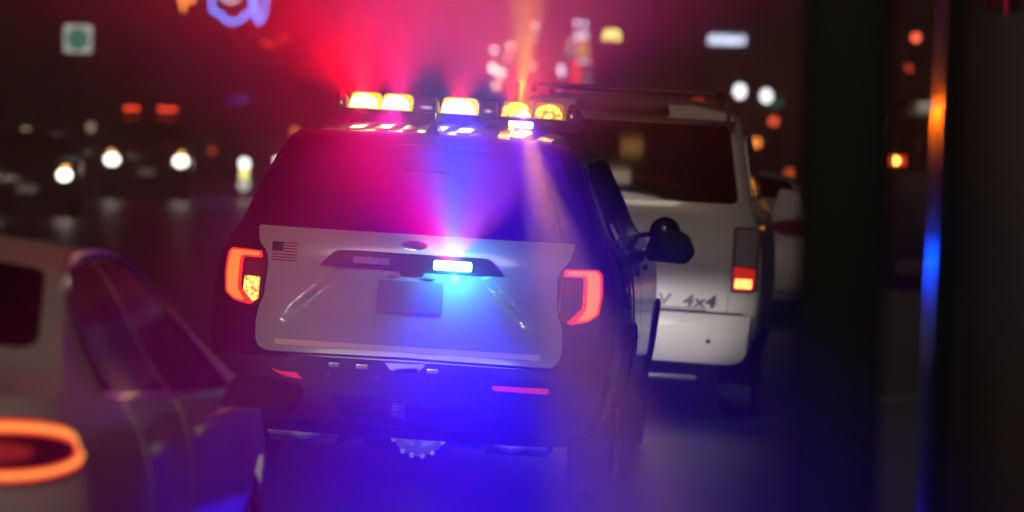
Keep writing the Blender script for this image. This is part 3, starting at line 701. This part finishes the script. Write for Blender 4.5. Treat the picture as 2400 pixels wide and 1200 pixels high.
# ------------------------------------------------------------------ posts and cabinet on the pavement, next to the photographer
def zpv(p): return ZP - .02
a, b = at(1872, 600, 8.2), at(2092, 600, 8.2)
o = thing('square_post', 'wide matt black square post beside the slim glossy post', 'post', ((a.x + b.x) / 2, 8.3, ZP), (0, 0, -R(YAW)))
box('shaft', (0, 0, 2.0), (b.x - a.x - .01, .17, 4.0), M_post, o, .012); box('base_plate', (0, 0, .012), (.30, .30, .03), M_post, o, .005)
for x in (-.12, .12):
    for y in (-.12, .12): tube('bolt', [(x, y, .02), (x, y, .05)], .014, M_steel, o, 6)
a, b = at(2166, 600, 8.8), at(2234, 600, 8.8)
o = thing('slim_post', 'slim glossy black rectangular post with orange and blue glints', 'post', ((a.x + b.x) / 2, 8.88, ZP), (0, R(.7), -R(1.0)))
box('shaft', (0, 0, 2.1), (b.x - a.x - .012, .095, 4.2), M_pole, o, .004)
box('foot', (0, 0, .05), (.12, .20, .10), M_pole, o, .01)
a = at(2236, 600, 9.6)
cb = thing('utility_cabinet', 'tall dark brown utility cabinet with a stepped top', 'cabinet', (a.x + .36, 9.9, ZP), (0, 0, -R(YAW)))
box('housing', (0, 0, .99), (.70, .50, 1.98), M_cab, cb, .015); box('top_hood', (.18, 0, 2.005), (.46, .46, .09), M_cab, cb, .015)
d = box('door', (0, -.256, .98), (.60, .012, 1.70), M_cab, cb, .004); box('door_handle', (.24, -.268, 1.0), (.03, .02, .14), M_steel, d, .006)
for i in range(6): box('vent_slat', (0, -.266, 1.55 + i * .03), (.34, .01, .012), M_cab, d, .002)

# ------------------------------------------------------------------ oncoming traffic far behind, headlights lit
M_hlb = emat('oncoming headlight', (1, .94, .80), 8); M_amber = emat('amber marker', (1, .45, .05), 5)
M_redstrobe = emat('red strobe', (1, .06, .02), 3.5, .5, 6)
def oncoming(name, label, form, px, Y, yaw, paint, hx, hz, hs, L, glass_o, suvlike=False, amber=True, energy=.8):
    g = at(px, 460, Y); la, al = lat_of(g)          # px, Y: where its nose is
    s = thing(name, label, 'car', (g.x - L * math.sin(R(yaw)), Y + L * math.cos(R(yaw)), zroad(la)), (0, 0, R(180 + yaw)))
    form.shell('body_shell', paint, s, nt=70, ns=20, nc=10); form.underbody(s, L); form.wheel_set(s, .80)
    form.panel('top', 'windscreen', rounded(glass_o, .05), M_glass, s, .006, .012, .1)
    for sg in (1, -1):
        h = form.panel('front', 'headlight', [(sg * hx + hs * 1.25 * math.cos(t), hz + hs * math.sin(t)) for t in [2 * math.pi * k / 18 for k in range(18)]], M_hlb, s, .02, .05, .06)
        if amber: form.panel('front', 'side_marker', rounded(rect(sg * (hx + .02) - .05, sg * (hx + .02) + .05, hz + hs + .02, hz + hs + .07), .01), M_amber, s, .02, .04, .06)
        spot('headlight_beam', s, form.P('front', sg * hx, hz, .08), (0, 1, -.05), energy, (1, .93, .8), 60, .8, .03)
        form.panel('right' if sg > 0 else 'left', 'side_window', rounded([(1.3, form.belt + .06), (2.6, form.belt + .05), (2.3, form.belt + .30), (1.5, form.belt + .30)], .04), M_glass, s, .006, .012, .1)
        prism('mirror', rounded([(sg * .93, form.belt - .02), (sg * 1.10, form.belt - .02), (sg * 1.11, form.belt + .12), (sg * .95, form.belt + .12)], .03), glass_o[2][1] - .42, glass_o[2][1] - .32, paint, s, .02)
    form.panel('front', 'grille', rounded(rect(-.48, .48, hz - .12, hz + .06), .04), M_gloss, s, .008, .02, .1)
    form.panel('front', 'license_plate', rounded(rect(-.17, .17, hz - .30, hz - .18), .01), mat('pale plate', (.6, .6, .55), .5, emit=(1, .95, .8), es=.05), s, .02, .02, .1)  # faint emission stands in for light falling on the plate
    form.panel('front', 'front_bumper', rounded(rect(-.70, .70, form.zb + .06, hz - .33), .03), M_plast, s, .01, .02, .1)
    return s
em = oncoming('emergency_suv', 'oncoming dark emergency SUV with red roof lights and bright headlights', suv, 341, 88, 5, M_black, .70, .80, .11, 5.0, [(-.60, 3.06), (.60, 3.06), (.72, 3.66), (-.72, 3.66)])
rb = box('roof_bar', (0, 2.3, 1.80), (1.25, .25, .05), M_plast, em, .01)
for x, ww in ((-.52, .22), (-.30, .16), (.34, .30)): box('strobe', (x - .0, 2.3, 1.865), (ww, .22, .09), M_redstrobe, rb, .02)
oncoming('oncoming_sedan', 'oncoming dark grey sedan with headlights lit beside the emergency SUV', sed, 62, 72, 6, mat('dark grey paint', (.02, .018, .018), .25, coat=1), .62, .68, .085, 4.7, [(-.54, 2.80), (.54, 2.80), (.70, 3.50), (-.70, 3.50)])
oncoming('oncoming_car', 'oncoming dark car half hidden behind the police SUV', sed, 712, 104, 3, mat('dark blue paint', (.015, .018, .03), .25, coat=1), .64, .70, .065, 4.7, [(-.54, 2.80), (.54, 2.80), (.70, 3.50), (-.70, 3.50)], amber=False)
# dark van beyond the posts with one red and amber lamp cluster
p = at(2133, 380, 46); la, al = lat_of(p)
zg = ZP + .05
vn = thing('dark_van', 'dark van with lit amber and red rear lamp seen between post and pole', 'van', (p.x + .62, 46, zg), (0, 0, -R(YAW)))
van = Form([(.3, .85), (.5, .95), (1.0, .97), (1.6, .93), (1.95, .86), (2.02, .8), (2.1, .7)], y0=[(.3, .1), (.5, 0), (1.0, .0), (1.8, .06), (2.05, .12)], yf=[(.3, 4.7), (.6, 4.8), (1.0, 4.7)],
    top=[(.4, 2.02), (3.2, 2.02), (3.9, 1.3), (4.5, 1.05)], flare=[(.1, 0), (4.2, 0), (4.6, -.05)], zb=.3, wheels=(1.0, 3.9), wr=.35, crown=.04, corner=.12, frontcorner=.3, belt=1.2)
M_van = mat('dark van paint', (.012, .010, .010), .3, coat=.6)
van.shell('body_shell', M_van, vn, nt=60, ns=20, nc=10); van.underbody(vn, 4.7); van.wheel_set(vn, .84)
van.panel('rear', 'rear_window', rounded(rect(-.75, .75, 1.25, 1.85), .05), M_glass, vn, .006, .012, .1)
for sg in (1, -1):
    t = van.panel('rear', 'tail_light', rounded(rect(*sorted((sg * .66, sg * .88)), 1.42 - zg + .0, 1.53 - zg), .01), emat('dim red lamp', (1, .06, .02), .9), vn, .012, .03, .05)
    van.panel('rear', 'lit_bulb', [(sg * .77 + .045 * math.cos(q), 1.475 - zg + .045 * math.sin(q)) for q in [2 * math.pi * k / 16 for k in range(16)]], emat('amber bulb', (1, .45, .06), 9), t, .018, .01, .05)

# ------------------------------------------------------------------ background: facades, signs, lamps
def facade(name, label, px0, px1, Y, hgt, cols, rows_, w=.9, h=1.3, z0=3.2, lit=()):
    a, b = at(px0, 300, Y), at(px1, 300, Y); W = b.x - a.x
    f = thing(name, label, 'building', ((a.x + b.x) / 2, Y + 4, .0))
    box('wall', (0, 0, hgt / 2 - .1), (W, 8, hgt + .2), M_dark, f, .05)
    box('cornice', (0, -4.1, hgt - .25), (W, .3, .35), M_dark, f, .04)
    for j in range(rows_):
        for i in range(cols):
            x = -W / 2 + (i + .5) * W / cols; z = z0 + j * 2.6
            wn = box('window', (x, -4.02, z), (w, .08, h), M_glass, f, .01)
            box('sill', (x, -4.08, z - h / 2 - .05), (w + .2, .16, .08), M_dark, wn, .01)
            box('frame', (x, -4.075, z), (.05, .05, h), M_dark, wn, .008)
    n = max(1, int(W / 4))
    for i in range(n):
        x = -W / 2 + (i + .5) * W / n
        sh_ = box('shop_front', (x, -4.03, 1.25), (W / n * .8, .1, 2.1), M_glass, f, .02); box('fascia', (x, -4.12, 2.45), (W / n * .84, .14, .4), M_dark, sh_, .02)
    return f
facade('shop_building', 'dark shop building behind the oncoming cars, carrying the neon signs', -700, 780, 112, 7.2, 8, 2)
facade('shop_building', 'dark building at the end of the street', 760, 1560, 165, 7.0, 8, 2)
facade('shop_building', 'dark building behind the white lit sign board', 1540, 2900, 126, 7.4, 9, 2)
def neon(name, label, pts, Y, r, m, cat='neon sign', group=None, depth=.0, closed=False, par=None):
    P_ = [at(x, y, Y) for x, y in pts]; c = P_[0].copy()
    fine = []
    for i in range(len(P_) - 1):                     # Catmull-Rom
        p0, p1, p2, p3 = P_[max(i - 1, 0)], P_[i], P_[i + 1], P_[min(i + 2, len(P_) - 1)]
        for k in range(5):
            t = k / 5; fine.append(.5 * (2 * p1 + (p2 - p0) * t + (2 * p0 - 5 * p1 + 4 * p2 - p3) * t * t + (3 * p1 - p0 - 3 * p2 + p3) * t ** 3))
    fine.append(P_[-1])
    return tube(name, fine, r, m, par, 8)
NY = 107.5
ns = thing('neon_sign', 'blue neon tube outline sign high on the shop building', 'neon sign')
M_nb = emat('blue neon', (.04, .22, 1), 6)
neon('outline_tube', '', [(497, -75), (497, 5), (500, 26), (515, 32), (530, 47), (548, 52), (566, 44), (575, 32), (590, 26), (590, -75)], NY, .036, M_nb, par=ns)
neon('loop_tube', '', [(598, -75), (598, 0), (601, 28), (606, 53), (616, 38), (622, 10), (623, -75)], NY, .032, M_nb, par=ns)
neon('letter_tube', '', [(515, -40), (522, -8), (542, 3), (560, -8), (566, -40)], NY, .034, emat('white neon', (.75, .72, .85), 2.6), par=ns)
q0, q1 = at(478, -90, NY + .12), at(640, 70, NY + .12)
box('backing_panel', ((q0.x + q1.x) / 2, NY + .16, (q0.z + q1.z) / 2), (q1.x - q0.x, .05, q0.z - q1.z), M_dark, ns, .01)
for x in (505, 610): 
    q = at(x, -20, NY); tube('bracket', [(q.x, NY + .1, q.z), (q.x, 112.1, q.z)], .03, M_post, ns, 8)
ns2 = thing('neon_sign', 'small orange neon letters beside the blue neon sign', 'neon sign')
M_no = emat('orange neon', (1, .30, .06), 5)
neon('letter_tube', '', [(418, -30), (424, -4), (429, 10), (430, 25)], NY, .038, M_no, par=ns2)
neon('letter_tube', '', [(436, -30), (440, -2), (447, 3), (455, -8), (456, -30)], NY, .034, M_no, par=ns2)
q0, q1 = at(405, -60, NY + .12), at(468, 40, NY + .12); box('backing_panel', ((q0.x + q1.x) / 2, NY + .16, (q0.z + q1.z) / 2), (q1.x - q0.x, .05, q0.z - q1.z), M_dark, ns2, .01)
q = at(436, -20, NY); tube('bracket', [(q.x, NY + .1, q.z), (q.x, 112.1, q.z)], .03, M_post, ns2, 8)
# red sign letters, faint
rs = thing('red_sign', 'small dim red lit letters on the shop wall under the blue neon', 'sign')
M_rd = emat('dim red letters', (1, .06, .02), .9)
for x, y, w_, h_ in ((622, 102, 16, 18), (640, 106, 16, 12), (665, 90, 16, 16)):
    p = at(x, y, 111.85); box('letter', p, (w_ / FPX * 112, .06, h_ / FPX * 112), M_rd, rs, .03)
p = at(643, 98, 111.95); box('mount_rail', (p.x, 111.94, p.z), (.9, .05, .06), M_post, rs, .01)
# white square sign with a green round emblem
p = at(183, 91, 80); zg_ = 0
gs = thing('round_emblem_sign', 'white square sign with green round emblem on a post', 'sign', (p.x, 80, 0))
S_ = 66 / FPX * 80
box('panel', (0, 0, p.z), (S_, .10, S_), mat('white sign face', (.5, .5, .45), .5, emit=(.9, .88, .78), es=.6, noise=.1, nscale=4), gs, .03)
tube('emblem', [(0, -.052, p.z), (0, -.066, p.z)], S_ * .40, mat('green emblem', (.01, .12, .09), .5, emit=(.02, .42, .32), es=.6), gs, 40)
prism('emblem_figure', rounded([(-.045, p.z - .16), (.045, p.z - .16), (.03, p.z + .02), (.075, p.z + .13), (-.075, p.z + .13), (-.03, p.z + .02)], .03), -.075, -.068, mat('pale figure', (.2, .35, .28), .5, emit=(.3, .55, .42), es=.22), gs)
tube('post', [(0, .09, -.02), (0, .09, p.z + .2)], .04, M_post, gs, 12)
# sign pylon with coloured panels
PY = 122
py = at(1347, 300, PY); pyl = thing('sign_pylon', 'tall pylon stacked with small lit panels in white, amber and red', 'sign', (py.x, PY, 0))
box('column', (0, .10, 2.6), (.62, .22, 5.2), M_post, pyl, .02)
def pyp(name, x0, x1, y0, y1, color, s, nz=.4):
    a, b = at(x0, y0, PY - .07), at(x1, y1, PY - .07)
    box(name, ((a.x + b.x) / 2 - py.x, -.05, (a.z + b.z) / 2), (b.x - a.x, .10, a.z - b.z), emat('pylon %s' % name + str(x0), color, s * 3.2, nz, 5), pyl, .03)
pyp('white_panel', 1349, 1378, 74, 92, (.80, .82, 1), .75); pyp('amber_panel', 1352, 1379, 97, 134, (.9, .50, .10), .42); pyp('grey_panel', 1322, 1349, 104, 134, (.38, .42, .40), .28)
pyp('red_panel', 1338, 1358, 142, 212, (1, .05, .02), .62); pyp('white_strip', 1354, 1381, 139, 149, (.9, .75, .8), .6); pyp('grey_strip', 1362, 1386, 165, 214, (.40, .26, .24), .22)
for x, y, r in ((1352, 54, .045), (1371, 56, .045), (1340, 95, .03), (1315, 160, .06), (1317, 172, .05), (1306, 205, .04)):
    q = at(x, y, PY - .08); ball('bulb', (q.x - py.x, -.05 if x > 1335 else .1, q.z), r * 1.3, emat('pylon bulb', (.75, .75, 1), 5), pyl); tube('bulb_stem', [(q.x - py.x, .02, q.z), (0, .12, q.z)], .012, M_post, pyl, 6)
# small lamps on the far facade
for x, y, c, s_, r in ((1255, 61, (.9, .75, .9), .7, .06), (1158, 118, (.9, .7, .85), .9, .07), (1196, 109, (1, .7, .5), .8, .07), (1189, 137, (1, .6, .45), .6, .06), (1156, 160, (1, .85, .7), 1.4, .08), (1174, 172, (1, .8, .6), 1.2, .08), (1163, 201, (1, .8, .65), .9, .07), (1248, 156, (1, .7, .5), .55, .07), (1250, 93, (.9, .6, .5), .3, .06)):
    q = at(x, y, 164.7); l = thing('wall_lamp', 'small round lamp on the facade of the building at the street end', 'lamp', (q.x, 164.7, q.z), group='round lamps on the far facade')
    ball('globe', (0, 0, 0), r * 1.6, emat('far globe %d' % x, c, s_ * 7), l, seg=12); tube('bracket', [(0, .05, 0), (0, .32, 0)], .03, M_post, l, 6)
# twin-headed yellow street lamp
q = at(1434, 82, 128); sl = thing('street_lamp', 'street lamp with two tilted yellow heads beside the lit pylon', 'street lamp', (q.x, 128, 0))
tube('pole', [(0, .1, -.02), (0, .1, q.z + .1)], [.06, .04], M_post, sl, 10)
for sg in (-1, 1):
    h = box('lamp_head', (sg * .13, 0, q.z), (.20, .24, .34), emat('yellow lamp', (1, .78, .20), 4.5), sl, .09, Vector((0, 0, 0)).to_track_quat('Z', 'Y') if False else Matrix.Rotation(sg * R(-24), 3, 'Y').to_quaternion().to_euler())
# white lit sign board, letters too far to read
q = at(1705, 93, 125.6); wb = thing('lit_sign_board', 'dark blue sign board with blurred white lit letters', 'sign', (q.x, 125.7, q.z))
box('board', (0, .1, 0), (1.42, .18, .56), mat('navy board', (.01, .015, .05), .5, emit=(.05, .08, .4), es=.12), wb, .03)
for i, (x, h_) in enumerate(((-.50, .20), (-.37, .30), (-.23, .22), (-.10, .30), (.04, .22), (.17, .30), (.31, .22), (.46, .28))):
    box('letter', (x, -.02, .02 * (i % 2) - .02), (.085, .05, h_), emat('white letters', (.72, .80, 1), 5), wb, .02)
# globes on posts
for x, y, Y, lab in ((1734, 214, 98, 'white globe lamp on a post just past the white SUV roof edge'), (1796, 225, 104, 'white globe lamp on a post beside the green glow')):
    q = at(x, y, Y); l = thing('globe_lamp', lab, 'street lamp', (q.x, Y, 0), group='globe lamps beyond the white SUV')
    ball('globe', (0, 0, q.z), .15, emat('white globe', (.95, .97, 1), 4), l, (.9, .9, 1.1)); tube('post', [(0, 0, -.02), (0, 0, q.z - .12)], [.05, .03], M_post, l, 10)
q = at(1815, 241, 106); g2 = thing('green_sign', 'small dim green lit sign beside the globe lamp', 'sign', (q.x, 106, 0))
box('panel', (0, 0, q.z), (.42, .08, .22), emat('dim green', (.05, .30, .22), .35), g2, .02); tube('post', [(0, .08, -.02), (0, .08, q.z)], .03, M_post, g2, 8)
# signals: head with three lenses on a post, the red lit
def signal(px, py_, Y, lab, color, s, r=.10, name='traffic_light'):
    q = at(px, py_, Y); t = thing(name, lab, 'traffic light', (q.x, Y, 0), group='traffic lights down the street')
    box('housing', (0, .1, q.z - .26), (.30, .20, .88), M_post, t, .03)
    for k in range(3):
        tube('lens', [(0, .0, q.z - .26 * k), (0, -.03, q.z - .26 * k)], r, emat('signal %s' % lab[:14] + str(px), color, s, .3, 30) if k == 0 else M_gloss, t, 20)
        tube('visor', [(0, 0, q.z - .26 * k + .115), (0, -.16, q.z - .26 * k + .10)], .02, M_post, t, 6)
    tube('post', [(0, .16, -.02), (0, .16, q.z + .1)], .05, M_post, t, 10)
signal(1637, 238, 108, 'traffic light with red lens lit above the white SUV roof', (1, .07, .02), 1.1)
signal(1813, 284, 96, 'traffic light with red lens lit below the globe lamps', (1, .12, .05), 2.6)
signal(1772, 334, 84, 'low traffic light with amber lens lit beside the white SUV', (1, .28, .04), 2.8)
signal(2147, 88, 102, 'tall traffic light with bright red lens seen between post and pole', (1, .14, .06), 5.0)
signal(2132, 158, 116, 'traffic light with small red lens under the bright one', (1, .08, .05), 2.2)
signal(691, 308, 96, 'traffic light with orange lens lit beside the police SUV roof', (1, .26, .03), 1.3)
signal(497, 353, 98, 'traffic light with dim orange lens behind the oncoming cars', (1, .13, .02), .6)
signal(1852, 408, 70, 'low traffic light with orange lens by the square post', (1, .14, .03), .9)
# two street lamps leaning over the lane, out of the frame above; their heads show in the white SUV's rear window
for la_, al_, hgt, arm, c, s_, lab in ((2.80, -.2, 8.0, 2.10, (1, .55, .14), 6, 'tall street lamp with amber head arching over the police SUV'), (2.80, 2.2, 5.4, 2.25, (.8, 1, .75), 6, 'street lamp with pale green white head arching over the lane')):
    p = street(la_, al_, ZP); t = thing('street_lamp', lab, 'street lamp', p, (0, 0, -R(YAW)))
    tube('pole', [(0, 0, -.02), (0, 0, hgt * .6), (0, 0, hgt - .3), (-.2, 0, hgt), (-arm, 0, hgt + .12)], [.09, .07, .05, .045, .035], M_post, t, 12)
    hd = box('lamp_head', (-arm - .1, 0, hgt + .12), (.46, .24, .08), M_post, t, .02); box('lamp_glass', (-arm - .1, 0, hgt + .068), (.38, .18, .03), emat('street lamp glass %d' % int(hgt), c, s_), hd, .008)
# small marker lights left
def marker(px, ys, Y, lab, mats_, rr):
    q = at(px, ys[0], Y); la, _ = lat_of(q); m_ = thing('marker_post', lab, 'marker light', (q.x, Y, zroad(la)))
    tube('post', [(0, .09, -.02), (0, .09, q.z + .12)], .06, M_post, m_, 10)
    for y, mm, r in zip(ys, mats_, rr):
        z = at(px, y, Y).z - zroad(la); ball('lamp', (0, 0, z), r, mm, m_, (1, .7, 1.1), 14)
marker(573, (384, 408, 432), 92, 'short marker post with white and yellow lamps between the oncoming cars and the police SUV', [emat('marker white', (.95, .95, .9), 5), emat('marker yellow', (1, .85, .2), 3), emat('marker pale', (.8, .85, .75), 1.2)], (.11, .10, .13))
marker(60, (313,), 90, 'pale yellow marker lamp above the dark sedan', [emat('marker dim', (.9, .8, .4), .9)], (.12,))
marker(213, (298,), 95, 'thin pale marker lamp by the emergency SUV', [emat('marker peach', (.9, .6, .4), .6)], (.10,))
for i, (x, y, w_, c) in enumerate(((546, 234, 22, (.10, .03, .8)), (572, 232, 22, (.30, .12, .9)))):
    q = at(x, y, 111.8); o = box('letter', q, (.24, .1, .2), emat('violet sign %d' % i, c, .35), None, .03); tag(o, 'small dim violet lit letter on the shop wall' if i else 'small dim dark blue lit letter on the shop wall', 'sign'); o.name = 'violet_sign'
# ------------------------------------------------------------------ haze added to carry the lamps' lens glare
hz = box('haze', (0, 75, 6.0), (330, 300, 15), None, None, 0); hz['kind'] = 'stuff'
m = bpy.data.materials.new('glare haze'); m.use_nodes = True; n = m.node_tree
for nd in list(n.nodes):
    if nd.type == 'BSDF_PRINCIPLED': n.nodes.remove(nd)
pv = n.nodes.new('ShaderNodeVolumePrincipled'); pv.inputs['Color'].default_value = (.9, .9, .9, 1); pv.inputs['Density'].default_value = .008; pv.inputs['Anisotropy'].default_value = .75
n.links.new(pv.outputs[0], [x for x in n.nodes if x.type == 'OUTPUT_MATERIAL'][0].inputs['Volume']); hz.data.materials.append(m)
